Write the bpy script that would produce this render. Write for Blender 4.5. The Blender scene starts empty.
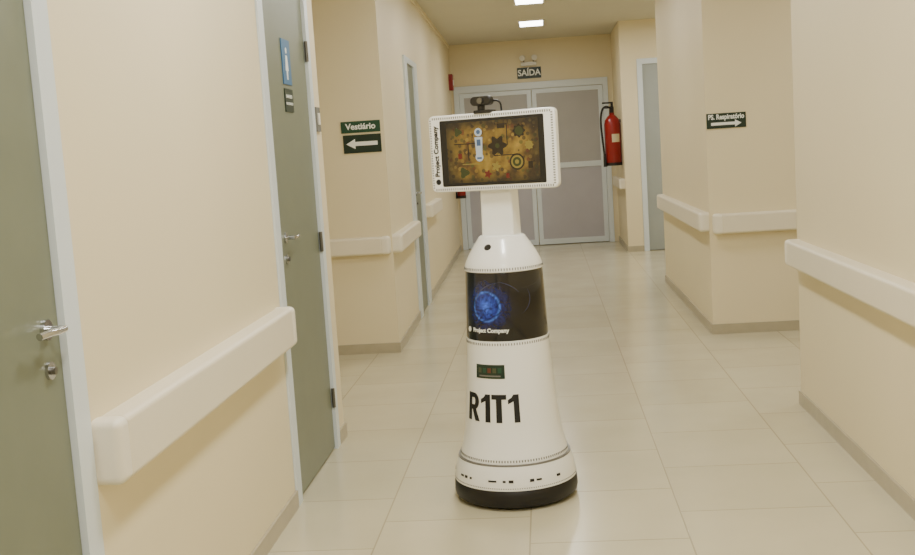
import bpy, bmesh, math, random
from mathutils import Matrix, Vector
random.seed(7)
SC=bpy.context.scene
COL=SC.collection

# ------------------------------------------------------------------ materials
def srgb(r,g,b):
    def f(c):
        c/=255.0
        return c/12.92 if c<=0.04045 else ((c+0.055)/1.055)**2.4
    return (f(r),f(g),f(b),1)
def mat(name,col,rough=0.5,metal=0.0,spec=0.5,noise=0.0,nscale=6.0,bump=0.0,bscale=200.0,coat=0.0,emit=None,estr=0.0):
    m=bpy.data.materials.new(name);m.use_nodes=True
    nt=m.node_tree;b=nt.nodes['Principled BSDF']
    b.inputs['Base Color'].default_value=col
    b.inputs['Roughness'].default_value=rough
    b.inputs['Metallic'].default_value=metal
    b.inputs['Specular IOR Level'].default_value=spec
    b.inputs['Coat Weight'].default_value=coat
    if emit:
        b.inputs['Emission Color'].default_value=emit
        b.inputs['Emission Strength'].default_value=estr
    if noise>0 or bump>0:
        g=nt.nodes.new('ShaderNodeNewGeometry')
    if noise>0:
        n=nt.nodes.new('ShaderNodeTexNoise');n.inputs['Scale'].default_value=nscale
        n.inputs['Detail'].default_value=4
        nt.links.new(g.outputs['Position'],n.inputs['Vector'])
        r=nt.nodes.new('ShaderNodeMapRange')
        r.inputs['From Min'].default_value=0.3;r.inputs['From Max'].default_value=0.7
        r.inputs['To Min'].default_value=1-noise;r.inputs['To Max'].default_value=1+noise
        nt.links.new(n.outputs['Fac'],r.inputs['Value'])
        mx=nt.nodes.new('ShaderNodeVectorMath');mx.operation='SCALE'
        mx.inputs[0].default_value=col[:3]
        nt.links.new(r.outputs[0],mx.inputs['Scale'])
        nt.links.new(mx.outputs[0],b.inputs['Base Color'])
    if bump>0:
        n2=nt.nodes.new('ShaderNodeTexNoise');n2.inputs['Scale'].default_value=bscale
        nt.links.new(g.outputs['Position'],n2.inputs['Vector'])
        bp=nt.nodes.new('ShaderNodeBump');bp.inputs['Strength'].default_value=bump;bp.inputs['Distance'].default_value=0.002
        nt.links.new(n2.outputs['Fac'],bp.inputs['Height'])
        nt.links.new(bp.outputs[0],b.inputs['Normal'])
    return m
M={}
M['wall']=mat('wall_paint',srgb(229,216,181),0.5,noise=0.015,nscale=1.5,bump=0.08,bscale=150)
M['ceil']=mat('ceiling_paint',srgb(206,201,182),0.8,noise=0.02,nscale=1.5)
M['rail']=mat('handrail_vinyl',srgb(231,222,198),0.42,noise=0.01)
M['railcap']=mat('handrail_cap_vinyl',srgb(237,230,210),0.38)
M['base']=mat('baseboard_tile',srgb(176,167,143),0.35,noise=0.05,nscale=12)
M['gdoor']=mat('door_green_laminate',srgb(116,122,104),0.38,noise=0.03,nscale=8)
M['frame']=mat('white_aluminium_frame',srgb(216,224,228),0.32)
M['greydoor']=mat('grey_door_panel',srgb(180,178,186),0.45,noise=0.03,nscale=4)
M['greydoor2']=mat('grey_door_panel_upper',srgb(172,170,168),0.45,noise=0.03,nscale=4)
M['lightdoor']=mat('pale_grey_door',srgb(158,164,160),0.45,noise=0.03,nscale=4)
M['chrome']=mat('chrome',srgb(200,200,200),0.18,metal=1.0)
M['steel']=mat('hinge_steel',srgb(110,108,102),0.35,metal=0.8)
M['white']=mat('robot_white_gloss',srgb(242,242,238),0.25,coat=0.3)
M['black']=mat('black_plastic',srgb(14,13,13),0.4)
M['blackrub']=mat('black_rubber',srgb(14,11,10),0.45)
M['ink']=mat('black_ink',srgb(10,10,10),0.6)
M['tick']=mat('seam_tick_grey',srgb(110,108,102),0.5)
M['gsign']=mat('sign_green',srgb(28,72,50),0.4)
M['dsign']=mat('sign_dark_green',srgb(20,44,32),0.4)
M['pic1']=mat('plate_print_olive',srgb(70,76,52),0.4)
M['pic2']=mat('plate_print_brown',srgb(96,50,36),0.4)
M['wtext']=mat('sign_white_ink',srgb(240,242,235),0.5)
M['arc']=mat('wrap_light_streak',srgb(46,52,84),0.3)
M['blue']=mat('sign_blue',srgb(50,105,150),0.4)
M['red']=mat('extinguisher_red',srgb(138,18,18),0.3)
M['yel']=mat('label_paper',srgb(205,195,160),0.5)
M['plastic']=mat('white_plastic',srgb(225,222,212),0.4)
M['grey']=mat('grey_plastic',srgb(110,110,105),0.5)
M['panel']=mat('lamp_diffuser',srgb(255,255,250),0.5,emit=(1,0.99,0.95,1),estr=12.0)

def floor_mat():
    m=bpy.data.materials.new('floor_tile');m.use_nodes=True
    nt=m.node_tree;b=nt.nodes['Principled BSDF'];L=nt.links.new
    g=nt.nodes.new('ShaderNodeNewGeometry')
    br=nt.nodes.new('ShaderNodeTexBrick')
    br.offset=0.5;br.squash=1.0
    mp=nt.nodes.new('ShaderNodeMapping');mp.inputs['Rotation'].default_value=(0,0,math.radians(90));mp.inputs['Location'].default_value=(0.1,0.13,0)
    L(g.outputs['Position'],mp.inputs['Vector']);L(mp.outputs[0],br.inputs['Vector'])
    br.inputs['Scale'].default_value=1.0
    br.inputs['Brick Width'].default_value=0.60;br.inputs['Row Height'].default_value=0.60
    br.inputs['Mortar Size'].default_value=0.0035;br.inputs['Mortar Smooth'].default_value=0.3
    br.inputs['Color1'].default_value=srgb(203,195,166);br.inputs['Color2'].default_value=srgb(196,188,158)
    br.inputs['Mortar'].default_value=srgb(170,161,134)
    n=nt.nodes.new('ShaderNodeTexNoise');n.inputs['Scale'].default_value=2.2;n.inputs['Detail'].default_value=5;n.inputs['Roughness'].default_value=.5
    L(g.outputs['Position'],n.inputs['Vector'])
    r=nt.nodes.new('ShaderNodeMapRange');r.inputs['From Min'].default_value=.3;r.inputs['From Max'].default_value=.7;r.inputs['To Min'].default_value=.96;r.inputs['To Max'].default_value=1.04
    L(n.outputs['Fac'],r.inputs['Value'])
    v=nt.nodes.new('ShaderNodeVectorMath');v.operation='SCALE';L(br.outputs['Color'],v.inputs[0]);L(r.outputs[0],v.inputs['Scale'])
    L(v.outputs[0],b.inputs['Base Color'])
    r2=nt.nodes.new('ShaderNodeMapRange');r2.inputs['From Min'].default_value=.3;r2.inputs['From Max'].default_value=.7;r2.inputs['To Min'].default_value=.17;r2.inputs['To Max'].default_value=.22
    L(n.outputs['Fac'],r2.inputs['Value']);L(r2.outputs[0],b.inputs['Roughness'])
    bp=nt.nodes.new('ShaderNodeBump');bp.inputs['Strength'].default_value=.2;bp.inputs['Distance'].default_value=.002;bp.invert=True
    L(br.outputs['Fac'],bp.inputs['Height']);L(bp.outputs[0],b.inputs['Normal'])
    return m
M['floor']=floor_mat()

def bandmat():
    m=bpy.data.materials.new('robot_space_wrap');m.use_nodes=True
    nt=m.node_tree;b=nt.nodes['Principled BSDF'];L=nt.links.new
    b.inputs['Roughness'].default_value=.2;b.inputs['Coat Weight'].default_value=.3
    tc=nt.nodes.new('ShaderNodeTexCoord')
    c=(-.012,-.168,.845)
    s=nt.nodes.new('ShaderNodeVectorMath');s.operation='DISTANCE';s.inputs[1].default_value=c
    L(tc.outputs['Object'],s.inputs[0]);d=s.outputs['Value']
    cr=nt.nodes.new('ShaderNodeValToRGB');e=cr.color_ramp.elements
    e[0].position=0;e[0].color=(1,1,1,1)
    e[1].position=1;e[1].color=srgb(7,6,8)
    e[0].color=srgb(44,84,190)
    for p,col in [(.2,srgb(26,56,150)),(.36,srgb(16,34,110)),(.42,srgb(50,90,180)),(.47,srgb(18,28,80)),(.8,srgb(10,10,22))]:
        x=e.new(p);x.color=col
    k=nt.nodes.new('ShaderNodeMath');k.operation='MULTIPLY';k.inputs[1].default_value=1/.145
    L(d,k.inputs[0]);L(k.outputs[0],cr.inputs['Fac'])
    n=nt.nodes.new('ShaderNodeTexNoise');n.inputs['Scale'].default_value=26;n.inputs['Detail'].default_value=6;n.inputs['Distortion'].default_value=2.5
    L(tc.outputs['Object'],n.inputs['Vector'])
    r=nt.nodes.new('ShaderNodeMapRange');r.inputs['From Min'].default_value=.35;r.inputs['From Max'].default_value=.7;r.inputs['To Min'].default_value=.4;r.inputs['To Max'].default_value=2.4
    L(n.outputs['Fac'],r.inputs['Value'])
    mix=nt.nodes.new('ShaderNodeVectorMath');mix.operation='SCALE';L(cr.outputs[0],mix.inputs[0]);L(r.outputs[0],mix.inputs['Scale'])
    L(mix.outputs[0],b.inputs['Base Color'])
    return m
M['band']=bandmat()

def gamemat():
    m=bpy.data.materials.new('display_game_map');m.use_nodes=True
    nt=m.node_tree;b=nt.nodes['Principled BSDF'];L=nt.links.new
    tc=nt.nodes.new('ShaderNodeTexCoord')
    n=nt.nodes.new('ShaderNodeTexNoise');n.inputs['Scale'].default_value=14;n.inputs['Detail'].default_value=6
    L(tc.outputs['Object'],n.inputs['Vector'])
    cr=nt.nodes.new('ShaderNodeValToRGB');e=cr.color_ramp.elements
    e[0].position=.3;e[0].color=srgb(60,38,14);e[1].position=.75;e[1].color=srgb(200,156,56)
    for p,c in [(.42,srgb(105,72,22)),(.5,srgb(142,106,32)),(.6,srgb(168,130,42))]:
        x=e.new(p);x.color=c
    L(n.outputs['Fac'],cr.inputs['Fac'])
    vo=nt.nodes.new('ShaderNodeTexVoronoi');vo.inputs['Scale'].default_value=48
    L(tc.outputs['Object'],vo.inputs['Vector'])
    cr2=nt.nodes.new('ShaderNodeValToRGB');cr2.color_ramp.interpolation='CONSTANT';e=cr2.color_ramp.elements
    e[0].position=0;e[0].color=srgb(165,125,40);e[1].position=.85;e[1].color=srgb(45,28,14)
    for p,c in [(.3,srgb(84,84,30)),(.45,srgb(186,148,56)),(.6,srgb(120,50,22)),(.7,srgb(60,44,20))]:
        x=e.new(p);x.color=c
    sp=nt.nodes.new('ShaderNodeSeparateColor');L(vo.outputs['Color'],sp.inputs[0]);L(sp.outputs[0],cr2.inputs['Fac'])
    mk=nt.nodes.new('ShaderNodeMath');mk.operation='LESS_THAN';mk.inputs[1].default_value=.40;L(vo.outputs['Distance'],mk.inputs[0])
    mk2=nt.nodes.new('ShaderNodeMath');mk2.operation='MULTIPLY';mk2.inputs[1].default_value=.7;L(mk.outputs[0],mk2.inputs[0])
    mx=nt.nodes.new('ShaderNodeMix');mx.data_type='RGBA';L(mk2.outputs[0],mx.inputs[0]);L(cr.outputs[0],mx.inputs[6]);L(cr2.outputs[0],mx.inputs[7])
    sx=nt.nodes.new('ShaderNodeSeparateXYZ');L(tc.outputs['Generated'],sx.inputs[0])
    def edge(o):
        a=nt.nodes.new('ShaderNodeMath');a.operation='SUBTRACT';a.inputs[1].default_value=.5;L(o,a.inputs[0])
        c=nt.nodes.new('ShaderNodeMath');c.operation='ABSOLUTE';L(a.outputs[0],c.inputs[0])
        r=nt.nodes.new('ShaderNodeMapRange');r.interpolation_type='SMOOTHSTEP';r.inputs['From Min'].default_value=.5;r.inputs['From Max'].default_value=.3;r.inputs['To Min'].default_value=.22;r.inputs['To Max'].default_value=1
        L(c.outputs[0],r.inputs['Value']);return r.outputs[0]
    mm=nt.nodes.new('ShaderNodeMath');mm.operation='MULTIPLY';L(edge(sx.outputs['X']),mm.inputs[0]);L(edge(sx.outputs['Z']),mm.inputs[1])
    vs=nt.nodes.new('ShaderNodeVectorMath');vs.operation='SCALE';L(mx.outputs[2],vs.inputs[0]);L(mm.outputs[0],vs.inputs['Scale'])
    b.inputs['Base Color'].default_value=(.01,.01,.01,1);b.inputs['Roughness'].default_value=.2
    L(vs.outputs[0],b.inputs['Emission Color']);b.inputs['Emission Strength'].default_value=.8
    return m
M['game']=gamemat()
def em(name,c,s=.6): return mat(name,srgb(5,5,5),.3,emit=c,estr=s)
M['g_blue']=em('display_blue',srgb(95,125,155));M['g_white']=em('display_white',srgb(210,215,205),.9)
M['g_dark']=em('display_brown',srgb(46,30,16));M['g_red']=em('display_red',srgb(140,36,22));M['g_green']=em('display_green',srgb(72,80,32));M['g_yel']=em('display_yellow',srgb(190,160,66))

# ------------------------------------------------------------------ helpers
def link(o,parent=None):
    COL.objects.link(o)
    if parent is not None:
        o.parent=parent
    return o
def empty(name,loc,rotz=0):
    e=bpy.data.objects.new(name,None);e.location=loc;e.rotation_euler=(0,0,rotz);e.empty_display_size=.1
    COL.objects.link(e);return e
def off(parent):
    return Vector(parent.location) if (parent is not None and parent.get('world')) else Vector((0,0,0))
def group(name,loc):
    e=empty(name,loc);e['world']=1;return e
def bm_obj(name,bm,m,parent=None,loc=(0,0,0),smooth=False):
    me=bpy.data.meshes.new(name);bm.normal_update();bm.to_mesh(me);bm.free()
    me.materials.append(m)
    if smooth:
        for p in me.polygons:p.use_smooth=True
    o=bpy.data.objects.new(name,me);o.location=Vector(loc)-off(parent)
    return link(o,parent)
def bevel(o,w,seg=3):
    if w>0:
        md=o.modifiers.new('bev','BEVEL');md.width=w;md.segments=seg;md.limit_method='ANGLE'
        md.harden_normals=False
        for p in o.data.polygons:p.use_smooth=True
        wn=o.modifiers.new('wn','WEIGHTED_NORMAL');wn.keep_sharp=False
def box(name,a,b,m,parent=None,bev=0,seg=3):
    a=Vector(a);b=Vector(b);c=(a+b)/2;s=b-a
    bm=bmesh.new();bmesh.ops.create_cube(bm,size=1)
    for v in bm.verts: v.co=Vector((v.co.x*s.x,v.co.y*s.y,v.co.z*s.z))
    o=bm_obj(name,bm,m,parent,c);bevel(o,bev,seg);return o
def add_prism(bm,pts,z0,z1):
    lo=[bm.verts.new((x,y,z0)) for x,y in pts];hi=[bm.verts.new((x,y,z1)) for x,y in pts]
    n=len(pts)
    bm.faces.new(lo[::-1]);bm.faces.new(hi)
    for i in range(n): bm.faces.new((lo[i],lo[(i+1)%n],hi[(i+1)%n],hi[i]))
def prisms(name,items,m,parent=None,bev=0):
    bm=bmesh.new()
    for pts,z0,z1 in items: add_prism(bm,pts,z0,z1)
    bmesh.ops.recalc_face_normals(bm,faces=bm.faces)
    o=bm_obj(name,bm,m)
    if parent is not None:
        o.parent=parent;o.location=-Vector(parent.location)
    if bev: bevel(o,bev)
    return o
def lathe(name,prof,m,parent=None,loc=(0,0,0),seg=96,smooth=True,sharp=None):
    bm=bmesh.new();rings=[]
    for r,z in prof:
        if r<1e-5: rings.append([bm.verts.new((0,0,z))])
        else: rings.append([bm.verts.new((r*math.cos(2*math.pi*i/seg),r*math.sin(2*math.pi*i/seg),z)) for i in range(seg)])
    for A,B in zip(rings,rings[1:]):
        for i in range(seg):
            j=(i+1)%seg
            if len(A)==1 and len(B)==1: continue
            if len(A)==1: bm.faces.new((A[0],B[j],B[i]))
            elif len(B)==1: bm.faces.new((A[i],A[j],B[0]))
            else: bm.faces.new((A[i],A[j],B[j],B[i]))
    bmesh.ops.recalc_face_normals(bm,faces=bm.faces)
    o=bm_obj(name,bm,m,parent,loc,smooth)
    if smooth:
        md=o.modifiers.new('es','EDGE_SPLIT');md.split_angle=math.radians(38)
    return o
def cyl(name,p0,p1,r,m,parent=None,seg=24,r2=None):
    p0=Vector(p0);p1=Vector(p1);d=p1-p0
    bm=bmesh.new();bmesh.ops.create_cone(bm,cap_ends=True,segments=seg,radius1=r,radius2=r if r2 is None else r2,depth=d.length)
    q=d.to_track_quat('Z','Y').to_matrix().to_4x4();bmesh.ops.transform(bm,matrix=q,verts=bm.verts)
    o=bm_obj(name,bm,m,parent,(p0+p1)/2,True);md=o.modifiers.new('es','EDGE_SPLIT');md.split_angle=math.radians(40);return o
def tube(name,pts,r,m,parent=None):
    cu=bpy.data.curves.new(name,'CURVE');cu.dimensions='3D';cu.bevel_depth=r;cu.bevel_resolution=4;cu.use_fill_caps=True
    s=cu.splines.new('NURBS');s.points.add(len(pts)-1)
    o0=off(parent)
    for p,q in zip(s.points,pts): p.co=(q[0]-o0.x,q[1]-o0.y,q[2]-o0.z,1)
    s.use_endpoint_u=True;s.order_u=3
    cu.materials.append(m);o=bpy.data.objects.new(name,cu);return link(o,parent)
def textmesh(body,size,bold=0.0,extr=0.0008,align='CENTER',sx=1.0):
    cu=bpy.data.curves.new('tmp','FONT');cu.body=body;cu.size=size;cu.offset=bold;cu.extrude=extr;cu.align_x=align;cu.align_y='CENTER';cu.resolution_u=4
    o=bpy.data.objects.new('tmp',cu);COL.objects.link(o);bpy.context.view_layer.update()
    dg=bpy.context.evaluated_depsgraph_get();me=bpy.data.meshes.new_from_object(o.evaluated_get(dg))
    bpy.data.objects.remove(o);bpy.data.curves.remove(cu)
    for v in me.vertices: v.co.x*=sx
    return me
def text(name,body,loc,size,m,rot=(math.pi/2,0,0),parent=None,bold=0.0,sx=1.0):
    me=textmesh(body,size,bold,sx=sx);me.name=name;me.materials.clear();me.materials.append(m)
    o=bpy.data.objects.new(name,me);o.location=Vector(loc)-off(parent);o.rotation_euler=rot
    return link(o,parent)
def flatpoly(name,pts,th,m,loc,rot,parent=None):
    bm=bmesh.new();add_prism(bm,pts,0,th);bmesh.ops.recalc_face_normals(bm,faces=bm.faces)
    o=bm_obj(name,bm,m,parent,loc);o.rotation_euler=rot;return o

# ------------------------------------------------------------------ room shell
H=3.02
XL=-1.152;XR=1.332;YL=5.70;YR=5.974;YL8=8.115;YR8=8.226;XL2=-1.167;XR2=1.20;YE=16.29
DT=2.36
box('floor',(-5,-3,-.12),(5,17,0),M['floor'])
box('ceiling',(-5,-3,H),(5,17,H+.12),M['ceil'])
W=.16
def R(x0,x1,y0,y1): return [(x0,y0),(x1,y0),(x1,y1),(x0,y1)]
d1=(1.48,2.545);d2=(4.53,5.53)
prisms('wall_left',[(R(XL-W,XL,-3,d1[0]),0,H),(R(XL-W,XL,d1[1],d2[0]),0,H),(R(XL-W,XL,d2[1],YL),0,H),
   (R(XL-W,XL,d1[0],d1[1]),DT,H),(R(XL-W,XL,d2[0],d2[1]),DT,H)],M['wall'])
prisms('wall_right',[(R(XR,XR+W,-3,YR),0,H)],M['wall'])
prisms('wall_left_passage',[(R(-4.8,XL-W,YL-W,YL),0,H)],M['wall'])
prisms('wall_right_passage',[(R(XR+W,4.8,YR-W,YR),0,H)],M['wall'])
prisms('wall_left_passage_far',[(R(-4.8,XL2,YL8,YL8+W),0,H)],M['wall'])
prisms('wall_right_passage_far',[(R(XR2,4.8,YR8,YR8+W),0,H)],M['wall'])
prisms('wall_left_passage_end',[(R(-4.96,-4.8,YL-W,YL8+W),0,H)],M['wall'])
prisms('wall_right_passage_end',[(R(4.8,4.96,YR-W,YR8+W),0,H)],M['wall'])
XE=-1.31
def xl(y): return XL2+(XE-XL2)*(y-YL8)/(YE-YL8)
d3=(9.72,10.86)
def segL(y0,y1): return [(xl(y0),y0),(xl(y1),y1),(xl(y1)-W,y1),(xl(y0)-W,y0)]
prisms('wall_left_rear',[(segL(YL8+W,d3[0]),0,H),(segL(d3[1],YE),0,H),(segL(d3[0],d3[1]),DT,H)],M['wall'])
prisms('wall_right_rear',[(R(XR2,XR2+W,YR8+W,11.4),0,H),(R(XR2+W,2.8,11.24,11.4),0,H)],M['wall'])
prisms('wall_alcove',[(R(2.8,2.96,11.24,14.8),0,H)],M['wall'])
XB=1.06;YB=14.62;D5=2.52
prisms('wall_right_block',[(R(XB,XB+W,YB,YE),0,H),(R(XB+W,1.27,YB,YB+W),0,H),(R(1.27,2.2,YB,YB+W),D5,H),(R(2.2,2.8,YB,YB+W),0,H)],M['wall'])
prisms('wall_end',[(R(-1.6,-1.27,YE,YE+W),0,H),(R(.985,1.3,YE,YE+W),0,H),(R(-1.27,.985,YE,YE+W),2.41,H)],M['wall'])
prisms('wall_back',[(R(-1.4,1.6,-3.1,-2.95),0,H)],M['wall'])
prisms('wall_behind_doors',[(R(-2,2.9,16.8,16.95),0,H),(R(-2.4,-2.3,-3,16.9),0,H)],M['wall'])
bh=.075;bt=.012
prisms('baseboard_left',[(R(XL,XL+bt,-2.9,d1[0]),0,bh),(R(XL,XL+bt,d1[1],d2[0]),0,bh),(R(XL,XL+bt,d2[1],YL+bt),0,bh)],M['base'])
prisms('baseboard_right',[(R(XR-bt,XR,-2.9,YR+bt),0,bh)],M['base'])
prisms('baseboard_left_passage',[(R(-4.8,XL2+bt,YL8-bt,YL8),0,bh),([(xl(YL8),YL8),(xl(YL8)+bt,YL8),(xl(d3[0])+bt,d3[0]),(xl(d3[0]),d3[0])],0,bh),([(xl(d3[1]),d3[1]),(xl(d3[1])+bt,d3[1]),(xl(YE)+bt,YE),(xl(YE),YE)],0,bh)],M['base'])
prisms('baseboard_right_passage',[(R(XR2-bt,4.8,YR8-bt,YR8),0,bh),(R(XR2-bt,XR2,YR8,11.4),0,bh)],M['base'])
prisms('baseboard_right_block',[(R(XB-bt,1.27,YB-bt,YB),0,bh),(R(XB-bt,XB,YB,YE),0,bh)],M['base'])
prisms('trim_1',[(R(-1.33,XB,YE-.02,YE),H-.05,H),(R(XR2-.02,XR2,YR8,11.4),H-.05,H),([(xl(YL8),YL8),(xl(YL8)+.02,YL8),(xl(YE)+.02,YE),(xl(YE),YE)],H-.05,H)],M['wall'])

# ------------------------------------------------------------------ handrails
def handrail(p0,p1,nrm,cap0=True,cap1=True,z0=.755,z1=.895,dep=.075):
    p0=Vector((p0[0],p0[1],0));p1=Vector((p1[0],p1[1],0));n=Vector((nrm[0],nrm[1],0)).normalized()
    d=(p1-p0).normalized()
    g=empty('handrail',(p0.x,p0.y,z0))
    def seg(name,a,b,o0,o1,za,zb,m,bev):
        bm=bmesh.new();A=p0+d*a;B=p0+d*b
        add_prism(bm,[((A+n*o0).x,(A+n*o0).y),((B+n*o0).x,(B+n*o0).y),((B+n*o1).x,(B+n*o1).y),((A+n*o1).x,(A+n*o1).y)],za,zb)
        bmesh.ops.recalc_face_normals(bm,faces=bm.faces)
        for v in bm.verts: v.co-=Vector((p0.x,p0.y,z0))
        o=bm_obj(name,bm,m,g);bevel(o,bev,5);return o
    Ln=(p1-p0).length;c=.075
    a=c if cap0 else 0;b=Ln-c if cap1 else Ln
    seg('rail_cover',a-.02,b+.02,-.01,dep-.0015,z0+.0015,z1-.0015,M['rail'],.018)
    if cap0: seg('end_cap_1',0,c,-.02,dep,z0,z1,M['railcap'],.024)
    if cap1: seg('end_cap_2',Ln-c,Ln,-.02,dep,z0,z1,M['railcap'],.024)
    return g
handrail((XL,2.555),(XL,4.50),(1,0),z0=.722,z1=.890)
handrail((XL,-2.5),(XL,1.4),(1,0))
handrail((XR,-2.5),(XR,5.96),(-1,0),z0=.770,z1=.910)
handrail((XL2-.01,YL8),(-4.6,YL8),(0,-1),z0=.755,z1=.89)
handrail((XR2+.02,YR8),(4.6,YR8),(0,-1),z0=.755,z1=.905)
handrail((xl(YL8+.02),YL8+.02),(xl(9.66),9.66),(1,0))
handrail((xl(11.0),11.0),(xl(12.3),12.3),(1,0),z0=.83,z1=.97)
handrail((XR2,YR8+.02),(XR2,11.3),(-1,0),z0=.77,z1=.915)
handrail((XB,YB+.1),(XB,YE-.15),(-1,0),z0=.83,z1=.97)

# ------------------------------------------------------------------ side doors
def lever(g,y,z,x,sgn=1,diry=-1):
    cyl('handle_rose',(x,y,z),(x+.010*sgn,y,z),.024,M['chrome'],g)
    cyl('handle_neck',(x+.008*sgn,y,z),(x+.046*sgn,y,z),.009,M['chrome'],g)
    tube('handle_lever',[(x+.044*sgn,y+.008,z),(x+.048*sgn,y+diry*.03,z),(x+.044*sgn,y+diry*.07,z+.003),(x+.038*sgn,y+diry*.105,z)],.0085,M['chrome'],g)
    cyl('key_rose',(x,y,z-.095),(x+.008*sgn,y,z-.095),.021,M['chrome'],g)
    cyl('key_cylinder',(x+.007*sgn,y,z-.095),(x+.018*sgn,y,z-.095),.009,M['steel'],g)
def sidedoor(name,y0,y1,x,fl,fr,hy,hz,hinges,leafm,hdir):
    g=group(name,(x,(y0+y1)/2,0))
    prisms('door_frame',[(R(x-W+.02,x+.010,y0+.002,y0+fl),0,DT-.055),(R(x-W+.02,x+.010,y1-fr,y1-.002),0,DT-.055),(R(x-W+.02,x+.010,y0+.002,y1-.002),DT-.055,DT-.002)],M['frame'],g)
    box('door_leaf',(x-.045,y0+fl+.003,.008),(x-.006,y1-fr-.003,DT-.06),leafm,g,.002,1)
    lever(g,hy,hz,x-.006,1,hdir)
    for z in hinges:
        cyl('hinge',(x+.006,y1-fr-.004,z-.05),(x+.006,y1-fr-.004,z+.05),.009,M['steel'],g)
    return g
sidedoor('door_1',d1[0],d1[1],XL,.07,.085,2.385,1.15,[],M['gdoor'],-1)
sidedoor('door_2',d2[0],d2[1],XL,.085,.075,4.74,1.16,[.27,1.08,2.03],M['gdoor'],1)
D3=sidedoor('door_3',d3[0],d3[1],xl((d3[0]+d3[1])/2)+.008,.22,.30,10.1,1.12,[],M['gdoor'],1)
D3.rotation_euler=(0,0,math.atan2(XL2-XE,YE-YL8))
sr=(math.pi/2,0,math.pi/2)
g=group('restroom_sign',(XL,5.0,1.95))
x=XL-.0015
box('sign_plate',(XL-.0055,4.95,1.845),(x,5.11,2.05),M['blue'],g)
def disc(name,c,r,m,g,rot,n=20): return flatpoly(name,[(r*math.cos(2*math.pi*i/n),r*math.sin(2*math.pi*i/n)) for i in range(n)],.001,m,c,rot,g)
disc('figure_head',(x,5.03,2.0),.014,M['wtext'],g,sr)
flatpoly('figure_body',[(-.015,.04),(.015,.04),(.028,-.03),(.013,-.03),(.010,-.07),(-.010,-.07),(-.013,-.03),(-.028,-.03)],.001,M['wtext'],(x,5.03,1.938),sr,g)
g=group('room_name_sign',(XL,5.0,1.77))
box('sign_plate',(XL-.0055,4.95,1.72),(x,5.11,1.825),M['dsign'],g)
text('label_text','BANHEIRO',(x,5.03,1.79),.024,M['wtext'],sr,g)
text('label_text_2','FUNCIONARIOS',(x,5.03,1.757),.018,M['wtext'],sr,g)
g=group('light_switch',(XL,5.60,1.70))
box('switch_plate',(XL,5.555,1.635),(XL+.012,5.645,1.76),M['grey'],g,.002,2)
box('switch_rocker',(XL+.011,5.58,1.67),(XL+.017,5.62,1.73),M['plastic'],g,.002,2)

# ------------------------------------------------------------------ far double door
g=group('door_4',(-.14,YE,0))
y0=YE-.03;y1=YE+.05
xa,xb,zt=-1.27,.985,2.41
fw=.075
xc=-.13
prisms('door_frame',[(R(xa,xa+fw,y0,y1),0,zt),(R(xb-fw,xb,y0,y1),0,zt),(R(xa+fw,xb-fw,y0,y1),zt-.10,zt)],M['frame'],g)
def leaf(nm,a,b):
    s=.065;ya,yb=YE-.01,YE+.03
    prisms(nm+'_stiles',[(R(a,a+s,ya,yb),.01,zt-.105),(R(b-s,b,ya,yb),.01,zt-.105),(R(a+s,b-s,ya,yb),.01,.09),(R(a+s,b-s,ya,yb),1.13,1.21),(R(a+s,b-s,ya,yb),zt-.17,zt-.105)],M['frame'],g)
    box(nm+'_lower_panel',(a+s,YE+.005,.09),(b-s,YE+.02,1.13),M['greydoor'],g)
    box(nm+'_upper_panel',(a+s,YE+.005,1.21),(b-s,YE+.02,zt-.17),M['greydoor2'],g)
leaf('leaf_a',xa+fw+.004,xc-.004);leaf('leaf_b',xc+.004,xb-fw-.004)
box('door_pull',(xc-.05,YE-.05,1.0),(xc-.03,YE-.01,1.25),M['chrome'],g,.004)
g=group('door_5',(1.7,YB,0))
prisms('door_frame',[(R(1.272,1.34,YB-.012,YB+.1),0,D5-.07),(R(2.13,2.198,YB-.012,YB+.1),0,D5-.07),(R(1.272,2.198,YB-.012,YB+.1),D5-.07,D5)],M['frame'],g)
box('door_leaf',(1.34,YB+.01,.01),(2.13,YB+.05,D5-.07),M['lightdoor'],g)

# ------------------------------------------------------------------ signs
fr=(math.pi/2,0,0)
def arrow(g,cx,y,cz,w,h,dirn,m):
    pts=[(-w/2,0),(-w/2+h*.9,h/2),(-w/2+h*.9,h*.2),(w/2,h*.2),(w/2,-h*.2),(-w/2+h*.9,-h*.2),(-w/2+h*.9,-h/2)]
    if dirn>0: pts=[(-a,b) for a,b in pts][::-1]
    flatpoly('arrow',pts,.0012,m,(cx,y,cz),fr,g)
g=group('direction_sign',(-1.345,YL8,1.64))
box('name_plate',(-1.490,YL8-.006,1.67),(-1.195,YL8,1.755),M['gsign'],g)
box('arrow_plate',(-1.480,YL8-.006,1.520),(-1.195,YL8,1.655),M['dsign'],g)
text('sign_text','Vestiário',(-1.342,YL8-.0062,1.714),.062,M['wtext'],fr,g,.0018)
arrow(g,-1.34,YL8-.0062,1.588,.235,.075,-1,M['wtext'])
g=group('direction_sign',(1.345,YR8,1.58))
box('sign_plate',(1.205,YR8-.006,1.53),(1.49,YR8,1.64),M['dsign'],g)
text('sign_text','PS. Respiratório',(1.347,YR8-.0062,1.612),.050,M['wtext'],fr,g,.0016,.80)
arrow(g,1.347,YR8-.0062,1.563,.22,.052,1,M['wtext'])
g=group('exit_sign',(-.145,YE,2.55))
box('sign_plate',(-.32,YE-.012,2.465),(.03,YE,2.625),M['dsign'],g)
text('sign_text','SAÍDA',(-.145,YE-.0125,2.545),.125,M['wtext'],fr,g,.003,.95)
g=group('emergency_light',(-.145,YE,2.7))
box('battery_case',(-.26,YE-.07,2.645),(-.03,YE,2.70),M['plastic'],g,.008)
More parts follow.
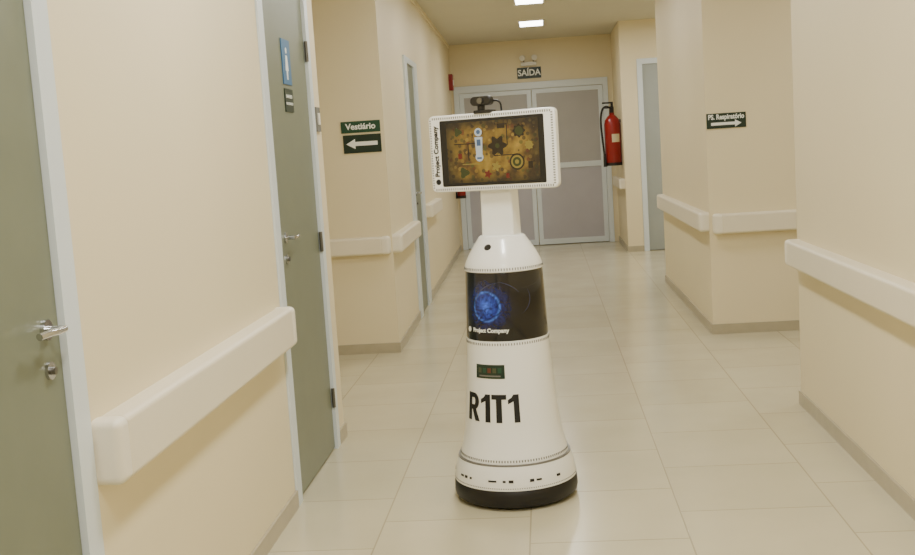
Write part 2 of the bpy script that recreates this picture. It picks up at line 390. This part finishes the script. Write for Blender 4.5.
for i,sx in enumerate((-1,1)):
    cx=-.145+sx*.07
    cyl('lamp_arm_%d'%i,(cx,YE-.035,2.69),(cx,YE-.035,2.75),.008,M['grey'],g)
    cyl('lamp_head_%d'%i,(cx+sx*.005,YE-.01,2.775),(cx+sx*.02,YE-.09,2.755),.030,M['plastic'],g,r2=.042)

# ------------------------------------------------------------------ fire extinguisher
def extinguisher(cx,cy,z0,sc,wallx,s=-1):
    g=group('fire_extinguisher',(cx,cy,z0))
    lathe('cylinder',[(0,0),(.088*sc,0),(.10*sc,.02*sc),(.10*sc,.50*sc),(.09*sc,.555*sc),(.055*sc,.60*sc),(.03*sc,.62*sc),(.03*sc,.645*sc),(0,.645*sc)],M['red'],g,(cx,cy,z0),48)
    lathe('base_ring',[(0.08*sc,-.012),(.102*sc,-.012),(.102*sc,.03),(.1*sc,.03)],M['black'],g,(cx,cy,z0),48)
    bm=bmesh.new();n=14;prev=None
    for i in range(n+1):
        a=math.radians(-100+i*(60/n));r=.1012*sc
        v0=bm.verts.new((r*math.cos(a),r*math.sin(a),.28*sc));v1=bm.verts.new((r*math.cos(a),r*math.sin(a),.38*sc))
        if prev: bm.faces.new((prev[0],v0,v1,prev[1]))
        prev=(v0,v1)
    bm_obj('label',bm,M['yel'],g,(cx,cy,z0))
    cyl('valve',(cx,cy,z0+.64*sc),(cx,cy,z0+.72*sc),.028*sc,M['black'],g)
    box('handle_lower',(cx-.1*sc,cy-.012,z0+.70*sc),(cx+.02*sc,cy+.012,z0+.725*sc),M['black'],g,.004)
    box('handle_upper',(cx-.115*sc,cy-.012,z0+.76*sc),(cx+.02*sc,cy+.012,z0+.78*sc),M['black'],g,.004)
    box('handle_post',(cx-.01*sc,cy-.012,z0+.7*sc),(cx+.02*sc,cy+.012,z0+.78*sc),M['black'],g,.004)
    z=z0
    tube('hose',[(cx,cy-.02*sc,z+.69*sc),(cx-.09*sc,cy-.07*sc,z+.76*sc),(cx-.15*sc,cy-.05*sc,z+.60*sc),(cx-.13*sc,cy-.05*sc,z+.30*sc),(cx-.115*sc,cy-.05*sc,z+.12*sc)],.013*sc,M['black'],g)
    cyl('nozzle',(cx-.115*sc,cy-.05*sc,z+.14*sc),(cx-.11*sc,cy-.05*sc,z-.02*sc),.014*sc,M['black'],g,r2=.024*sc)
    box('wall_bracket',(min(cx,wallx),cy-.03,z+.52*sc),(max(cx,wallx),cy+.03,z+.56*sc),M['steel'],g)
    return g
extinguisher(XB-.115,15.0,1.16,1.08,XB)
extinguisher(xl(15.9)+.085,15.9,.80,.62,xl(15.9))
g=group('fire_alarm_box',(xl(16.0),16.0,2.42))
box('alarm_case',(xl(16)-.01,15.90,2.35),(xl(16)+.06,16.08,2.58),M['red'],g,.008)
box('alarm_button',(xl(16)+.058,15.95,2.42),(xl(16)+.068,16.03,2.50),M['wtext'],g,.003)

# ------------------------------------------------------------------ ceiling lamps
def lamp(x,y,power,w=.29,l=.62):
    g=group('ceiling_light',(x,y,H))
    prisms('lamp_rim',[(R(x-w/2-.02,x+w/2+.02,y-l/2-.02,y-l/2),H-.014,H),(R(x-w/2-.02,x+w/2+.02,y+l/2,y+l/2+.02),H-.014,H),(R(x-w/2-.02,x-w/2,y-l/2,y+l/2),H-.014,H),(R(x+w/2,x+w/2+.02,y-l/2,y+l/2),H-.014,H)],M['plastic'],g)
    box('lamp_panel',(x-w/2,y-l/2,H-.010),(x+w/2,y+l/2,H),M['panel'],g)
    ld=bpy.data.lights.new('lamp_light','AREA');ld.shape='RECTANGLE';ld.size=w;ld.size_y=l;ld.energy=power;ld.color=(1,.985,.945)
    lo=bpy.data.objects.new('lamp_light',ld);lo.location=(0,0,-.02);link(lo,g)
for y,p in [(-1.2,30),(1.0,44),(3.4,42),(5.6,21),(7.4,15),(9.6,15),(11.78,15),(14.05,16)]:
    lamp(-.065,y,p)
for x,y,p in [(-3.0,6.9,22),(3.0,7.1,22),(2.0,13.0,26)]:  # unseen lamps, added to bring light out of the side passages and recess
    lamp(x,y,p)

# ------------------------------------------------------------------ robot
RB=empty('service_robot',(-.195,4.625,0),math.radians(-23))
prof=[(.088,.263),(.105,.262),(.13,.258),(.165,.250),(.185,.243),(.190,.235),(.196,.233),(.22,.227),(.25,.219),(.30,.208),(.36,.2005),(.42,.195),(.50,.188),(.60,.181),(.70,.176)]
def rad(z):
    P=prof+[(.985,.166)]
    for (a,ra),(b,rb) in zip(P,P[1:]):
        if a<=z<=b: return ra+(rb-ra)*(z-a)/(b-a)
    return P[0][1] if z<P[0][0] else P[-1][1]
lathe('bumper',[(0,.006),(.225,.006),(.245,.008),(.262,.02),(.267,.04),(.266,.075),(.258,.088),(0,.088)],M['blackrub'],RB)
for i in range(3):
    a=math.radians(90+120*i)
    cyl('caster_%d'%i,(.14*math.cos(a)-.012,.14*math.sin(a),.02),(.14*math.cos(a)+.012,.14*math.sin(a),.02),.02,M['black'],RB)
lathe('base_skirt',[(0,.088)]+[(r,z) for z,r in prof[:5]]+[(.238,.188),(.0,.188)],M['white'],RB)
lathe('body_cone',[(0,.1885),(.231,.1885),(.2335,.192)]+[(r,z) for z,r in prof[6:]]+[(0,.70)],M['white'],RB)
lathe('display_band',[(0,.70),(.174,.70),(.1748,.703),(.1715,.80),(.168,.90),(.1645,.98),(.163,.985),(0,.985)],M['band'],RB)
lathe('shoulder',[(0,.985),(.164,.985),(.1675,.988),(.1665,1.0),(.158,1.025),(.140,1.06),(.120,1.092),(.104,1.115),(.098,1.125),(.09,1.130),(0,1.130)],M['white'],RB)
def ticks(name,z,r,n,h,w,m):
    bm=bmesh.new()
    for i in range(n):
        a=2*math.pi*i/n;c=Vector((math.cos(a),math.sin(a),0));t=Vector((-math.sin(a),math.cos(a),0))
        vs=[]
        for sr_ in (r-.002,r+.0012):
            for s in (-w/2,w/2):
                for zz in (z-h/2,z+h/2): vs.append(bm.verts.new(c*sr_+t*s+Vector((0,0,zz))))
        for q in ((4,5,7,6),(0,4,6,2),(1,3,7,5),(0,1,5,4),(2,6,7,3),(0,2,3,1)): bm.faces.new([vs[k] for k in q])
    bmesh.ops.recalc_face_normals(bm,faces=bm.faces)
    return bm_obj(name,bm,m,RB)
ticks('shoulder_ticks',.998,.1667,90,.010,.004,M['tick'])
ticks('waist_ticks',.687,.1768,96,.010,.004,M['tick'])
ticks('skirt_ticks',.204,.2312,120,.009,.005,M['tick'])
ticks('bumper_ticks',.098,.2622,170,.004,.004,M['tick'])
lathe('skirt_seam',[(.231,.1855),(.2435,.1855),(.2425,.191),(.231,.191)],M['tick'],RB)
def wrap(me,name,z,ang,m,lift=.0008,rf=rad):
    bm=bmesh.new();bm.from_mesh(me)
    for _ in range(2):
        long=[e for e in bm.edges if abs(e.verts[0].co.x-e.verts[1].co.x)>.012 or abs(e.verts[0].co.y-e.verts[1].co.y)>.02]
        if long: bmesh.ops.subdivide_edges(bm,edges=long,cuts=1)
    for v in bm.verts:
        zz=z+v.co.y;r=rf(zz)+lift+v.co.z
        a=-math.pi/2+ang+v.co.x/rf(z)
        v.co=Vector((r*math.cos(a),r*math.sin(a),zz))
    bmesh.ops.recalc_face_normals(bm,faces=bm.faces)
    return bm_obj(name,bm,m,RB)
def rectmesh(w,h,th=.0008,nx=16):
    me=bpy.data.meshes.new('r');bm=bmesh.new()
    for i in range(nx):
        add_prism(bm,[(-w/2+w*i/nx,-h/2),(-w/2+w*(i+1)/nx,-h/2),(-w/2+w*(i+1)/nx,h/2),(-w/2+w*i/nx,h/2)],-.002,th)
    bm.to_mesh(me);bm.free();return me
def letters(hh,th=.0008):
    me=bpy.data.meshes.new('l');bm=bmesh.new()
    def poly(pts,ox): add_prism(bm,[(ox+p[0]*hh,(p[1]-.5)*hh) for p in pts],-.001,th)
    def hband(x0,x1,y0,y1,ox,n=4):
        for i in range(n):
            a=x0+(x1-x0)*i/n;b=x0+(x1-x0)*(i+1)/n;poly([(a,y0),(b,y0),(b,y1),(a,y1)],ox)
    def vband(x0,x1,y0,y1,ox,n=5):
        for i in range(n):
            a=y0+(y1-y0)*i/n;b=y0+(y1-y0)*(i+1)/n;poly([(x0,a),(x1,a),(x1,b),(x0,b)],ox)
    def Rg(ox):
        vband(0,.2,0,1,ox);hband(.2,.36,.83,1,ox);hband(.2,.36,.40,.57,ox)
        n=8
        for i in range(n):
            a0=-math.pi/2+math.pi*i/n;a1=-math.pi/2+math.pi*(i+1)/n
            f=lambda a,rx,ry:(.36+rx*math.cos(a),.70+ry*math.sin(a))
            poly([f(a0,.05,.13),f(a0,.25,.30),f(a1,.25,.30),f(a1,.05,.13)],ox)
        for i in range(4):
            t0=i/4;t1=(i+1)/4
            l=lambda t:(.25+.18*t,.42-.42*t);r=lambda t:(.45+.20*t,.44-.44*t)
            poly([l(t0),l(t1),r(t1),r(t0)],ox)
        return .66*hh
    def One(ox):
        vband(.20,.40,0,1,ox)
        poly([(.0,.66),(.2,.76),(.2,.93),(.0,.82)],ox);poly([(.2,.9),(.24,1.0),(.2,1.0),(.12,.87)],ox)
        return .40*hh
    def Tg(ox):
        hband(0,.56,.83,1,ox,6);vband(.175,.385,0,.83,ox);return .56*hh
    x=0;gap=.055*hh
    for f in (Rg,One,Tg,One): x+=f(x)+gap
    x-=gap
    bmesh.ops.translate(bm,vec=(-x/2,0,0),verts=bm.verts)
    bmesh.ops.recalc_face_normals(bm,faces=bm.faces);bm.to_mesh(me);bm.free();return me
wrap(letters(.117),'name_decal',.420,-.05,M['ink'])
wrap(rectmesh(.135,.058),'logo_plate',.574,-.04,M['dsign'])
for i,(mm) in enumerate(['pic1','gsign','pic2','pic1','gsign']):
    wrap(rectmesh(.016,.020,.0012,3),'logo_plate_icon_%d'%i,.579,-.04+(-.046+i*.023)/.182,M[mm],.001)
wrap(rectmesh(.10,.006,.0012,8),'logo_plate_caption',.556,-.04,M['tick'],.001)
def ell(w,h,n=24,th=.001):
    me=bpy.data.meshes.new('e');bm=bmesh.new();add_prism(bm,[(w/2*math.cos(2*math.pi*i/n),h/2*math.sin(2*math.pi*i/n)) for i in range(n)],-.002,th);bmesh.ops.recalc_face_normals(bm,faces=bm.faces);bm.to_mesh(me);bm.free();return me
bandr=lambda z:.1748-(z-.703)*.036
wrap(textmesh('Project Company',.024,.0008),'maker_text',.745,-.01,M['wtext'],rf=bandr)
wrap(ell(.022,.022),'maker_logo',.745,-.68,M['wtext'],rf=bandr)
def arcmesh(r,a0,a1,w,n=40,ex=1.0):
    me=bpy.data.meshes.new('a');bm=bmesh.new();pr=None
    for i in range(n+1):
        a=math.radians(a0+(a1-a0)*i/n);ww=w*math.sin(math.pi*(i+.3)/(n+.6))
        p=bm.verts.new(((r-ww/2)*math.cos(a)*ex,(r-ww/2)*math.sin(a),0));q=bm.verts.new(((r+ww/2)*math.cos(a)*ex,(r+ww/2)*math.sin(a),0))
        if pr: bm.faces.new((pr[0],pr[1],q,p))
        pr=(p,q)
    bm.to_mesh(me);bm.free();return me
wrap(arcmesh(.095,95,175,.004,ex=1.3),'wrap_streak_1',.850,.35,M['arc'],.0006,bandr)
wrap(arcmesh(.105,30,80,.003,ex=1.3),'wrap_streak_2',.845,.10,M['arc'],.0006,bandr)
wrap(arcmesh(.075,-60,30,.003,ex=1.2),'wrap_streak_3',.875,.55,M['arc'],.0006,bandr)
sh=lambda z: max(.09,.158-(z-1.025)*.56)
wrap(ell(.032,.024),'power_badge',1.088,-.08,M['black'],.001,rf=sh)
for i,(a,w,h) in enumerate([(-.62,.024,.008),(-.50,.018,.011),(-.38,.012,.008),(.05,.036,.007),(.25,.012,.008),(.36,.02,.011),(.70,.018,.011),(.82,.024,.007),(1.2,.02,.01),(-1.1,.02,.01)]):
    wrap(rectmesh(w,h,.0008,4),'vent_slot_%d'%i,.128,a,M['black'],.0006)
def taperbox(name,w0,d0,w1,d1_,z0,z1,m,bev):
    bm=bmesh.new()
    lo=[bm.verts.new((sx*w0/2,sy*d0/2,z0)) for sx,sy in ((-1,-1),(1,-1),(1,1),(-1,1))]
    hi=[bm.verts.new((sx*w1/2,sy*d1_/2,z1)) for sx,sy in ((-1,-1),(1,-1),(1,1),(-1,1))]
    bm.faces.new(lo[::-1]);bm.faces.new(hi)
    for i in range(4): bm.faces.new((lo[i],lo[(i+1)%4],hi[(i+1)%4],hi[i]))
    o=bm_obj(name,bm,m,RB);bevel(o,bev,4);return o
taperbox('neck',.150,.085,.142,.08,1.12,1.36,M['white'],.010)
hz0,hz1=1.322,1.645;hw=.290
HX=.014
def rbox(name,x0,x1,y0,y1,z0,z1,rc,m,bev=.006,n=8):
    pts=[]
    for cx,cz,a0 in ((x1-rc,z1-rc,0),(x0+rc,z1-rc,90),(x0+rc,z0+rc,180),(x1-rc,z0+rc,270)):
        for i in range(n+1):
            a=math.radians(a0+90*i/n);pts.append((HX+cx+rc*math.cos(a),cz+rc*math.sin(a)))
    bm=bmesh.new()
    A=[bm.verts.new((x,y0,z)) for x,z in pts];B=[bm.verts.new((x,y1,z)) for x,z in pts]
    bm.faces.new(A);bm.faces.new(B[::-1])
    k=len(pts)
    for i in range(k): bm.faces.new((A[i],B[i],B[(i+1)%k],A[(i+1)%k]))
    bmesh.ops.recalc_face_normals(bm,faces=bm.faces)
    o=bm_obj(name,bm,m,RB)
    if bev: bevel(o,bev,3)
    return o
yf=-.080
rbox('head_shell',-hw,hw,yf,yf+.034,hz0,hz1,.022,M['white'],.006)
rbox('head_back',-.22,.22,yf+.032,yf+.075,hz0+.04,hz1-.04,.02,M['white'],.008)
rbox('screen_bezel',-.236,.240,yf-.002,yf+.01,1.345,1.622,.006,M['black'],.001)
box('screen_display',(HX-.205,yf-.0028,1.358),(HX+.215,yf-.001,1.610),M['game'],RB)
bm=bmesh.new()
def tk(x,z,w,h): 
    add=[(x-w/2,z-h/2),(x+w/2,z-h/2),(x+w/2,z+h/2),(x-w/2,z+h/2)]
    a=[bm.verts.new((HX+p,yf-.001,q)) for p,q in add];bm.faces.new(a)
for i in range(54):
    x=-.268+i*.536/53
    tk(x,hz1-.0125,.0045,.009);tk(x,hz0+.0115,.0045,.009)
for i in range(28):
    z=hz0+.02+i*(hz1-hz0-.04)/27
    tk(hw-.014,z,.009,.0045);tk(-hw+.010,z,.007,.0045)
bm_obj('head_ticks',bm,M['tick'],RB)
o=text('head_text','Project Company',(0,0,0),.030,M['ink'],(math.pi/2,0,0),RB,.0008)
o.matrix_basis=Matrix.Translation((HX-.258,yf-.0012,1.495))@Matrix.Rotation(math.pi/2,4,'X')@Matrix.Rotation(math.pi/2,4,'Z')
flatpoly('head_logo',[(.012*math.cos(i*.2618),.012*math.sin(i*.2618)) for i in range(24)],.001,M['ink'],(HX-.257,yf,1.366),fr,RB)
def icon(name,pts,x,z,m,k): return flatpoly(name,pts,.0006,m,(HX+x,yf-.0029-.0003*k,z),fr,RB)
def circ(r,n=20,lob=0,amp=0): return [((r*(1+amp*math.cos(lob*2*math.pi*i/n)))*math.cos(2*math.pi*i/n),(r*(1+amp*math.cos(lob*2*math.pi*i/n)))*math.sin(2*math.pi*i/n)) for i in range(n)]
sq=lambda w,h:[(-w/2,-h/2),(w/2,-h/2),(w/2,h/2),(-w/2,h/2)]
fx=-.055
icon('icon_figure_head',circ(.017),fx,1.565,M['g_white'],1);icon('icon_figure_face',circ(.009),fx,1.566,M['g_blue'],2)
icon('icon_figure_body',[(-.014,-.045),(.014,-.045),(.018,.03),(-.018,.03)],fx,1.515,M['g_white'],1);icon('icon_figure_chest',sq(.018,.026),fx,1.522,M['g_blue'],2)
icon('icon_figure_base',circ(.018),fx,1.462,M['g_white'],1);icon('icon_figure_foot',sq(.022,.008),fx,1.458,M['g_blue'],2)
icon('icon_flower',circ(.036,40,6,.22),.03,1.505,M['g_dark'],1);icon('icon_flower_core',circ(.010),.03,1.505,M['g_green'],2)
icon('icon_wheel',circ(.034),.115,1.435,M['g_dark'],1);icon('icon_wheel_2',circ(.027),.115,1.435,M['g_yel'],2);icon('icon_wheel_3',circ(.019),.115,1.435,M['g_green'],3);icon('icon_wheel_4',circ(.009),.115,1.435,M['g_yel'],4)
icon('icon_gear',circ(.026,32,8,.15),.13,1.56,M['g_dark'],1);icon('icon_gear_2',circ(.018),.13,1.56,M['g_green'],2)
icon('icon_gear_3',circ(.018,32,8,.15),.172,1.50,M['g_yel'],1)
icon('icon_cup',sq(.018,.022),-.145,1.47,M['g_red'],1);icon('icon_cup_2',sq(.014,.02),.07,1.38,M['g_red'],1)
icon('icon_leaf',circ(.02,20,3,.25),-.13,1.40,M['g_green'],1);icon('icon_leaf_2',circ(.016,20,3,.25),-.15,1.57,M['g_green'],1)
icon('icon_box',sq(.035,.02),.05,1.585,M['g_dark'],1);icon('icon_box_2',sq(.02,.028),.175,1.42,M['g_dark'],1)
icon('icon_star',circ(.017,20,5,.35),.02,1.42,M['g_yel'],1);icon('icon_star_2',circ(.014,20,5,.35),-.02,1.39,M['g_red'],1)
icon('icon_path_1',sq(.10,.004),-.12,1.52,M['g_dark'],1);icon('icon_path_2',sq(.004,.07),-.105,1.485,M['g_dark'],1);icon('icon_path_3',sq(.12,.004),.07,1.465,M['g_dark'],0)
icon('icon_path_4',sq(.004,.09),.075,1.55,M['g_dark'],0);icon('icon_path_5',sq(.09,.004),-.09,1.435,M['g_yel'],0)
# webcam on top
cyl('webcam_foot',(-.03,yf+.018,hz1-.002),(-.03,yf+.018,hz1+.035),.016,M['black'],RB)
rbox('webcam_body',-.082,.014,yf-.010,yf+.026,hz1+.028,hz1+.066,.018,M['black'],.006)
cyl('webcam_lens',(-.02,yf-.018,hz1+.047),(-.02,yf-.006,hz1+.047),.012,M['steel'],RB)
rbox('webcam_clip',-.070,.010,yf-.006,yf+.045,hz1-.004,hz1+.010,.004,M['black'],.002)
tube('webcam_cable',[(.02,yf+.02,hz1+.045),(.055,yf+.02,hz1+.05),(.060,yf+.03,hz1+.0),(.03,yf+.07,hz1-.1)],.004,M['black'],RB)

# ------------------------------------------------------------------ world and camera
w=bpy.data.worlds.new('world');SC.world=w;w.use_nodes=True
w.node_tree.nodes['Background'].inputs[0].default_value=(1,.98,.95,1);w.node_tree.nodes['Background'].inputs[1].default_value=.3
p,yw,r=.1166,-.0851,-.0641
f=Vector((math.sin(yw)*math.cos(p),math.cos(yw)*math.cos(p),-math.sin(p)))
rt=f.cross(Vector((0,0,1))).normalized();up=rt.cross(f)
c,s=math.cos(r),math.sin(r)
rr=rt*c+up*s;uu=up*c-rt*s
mw=Matrix.Identity(4)
for i in range(3):
    mw[i][0]=rr[i];mw[i][1]=uu[i];mw[i][2]=-f[i]
mw[2][3]=1.5
cd=bpy.data.cameras.new('camera');cd.sensor_fit='HORIZONTAL';cd.sensor_width=36;cd.lens=1091.9/915*36;cd.clip_start=.05
co=bpy.data.objects.new('camera',cd);COL.objects.link(co);co.matrix_world=mw
SC.camera=co
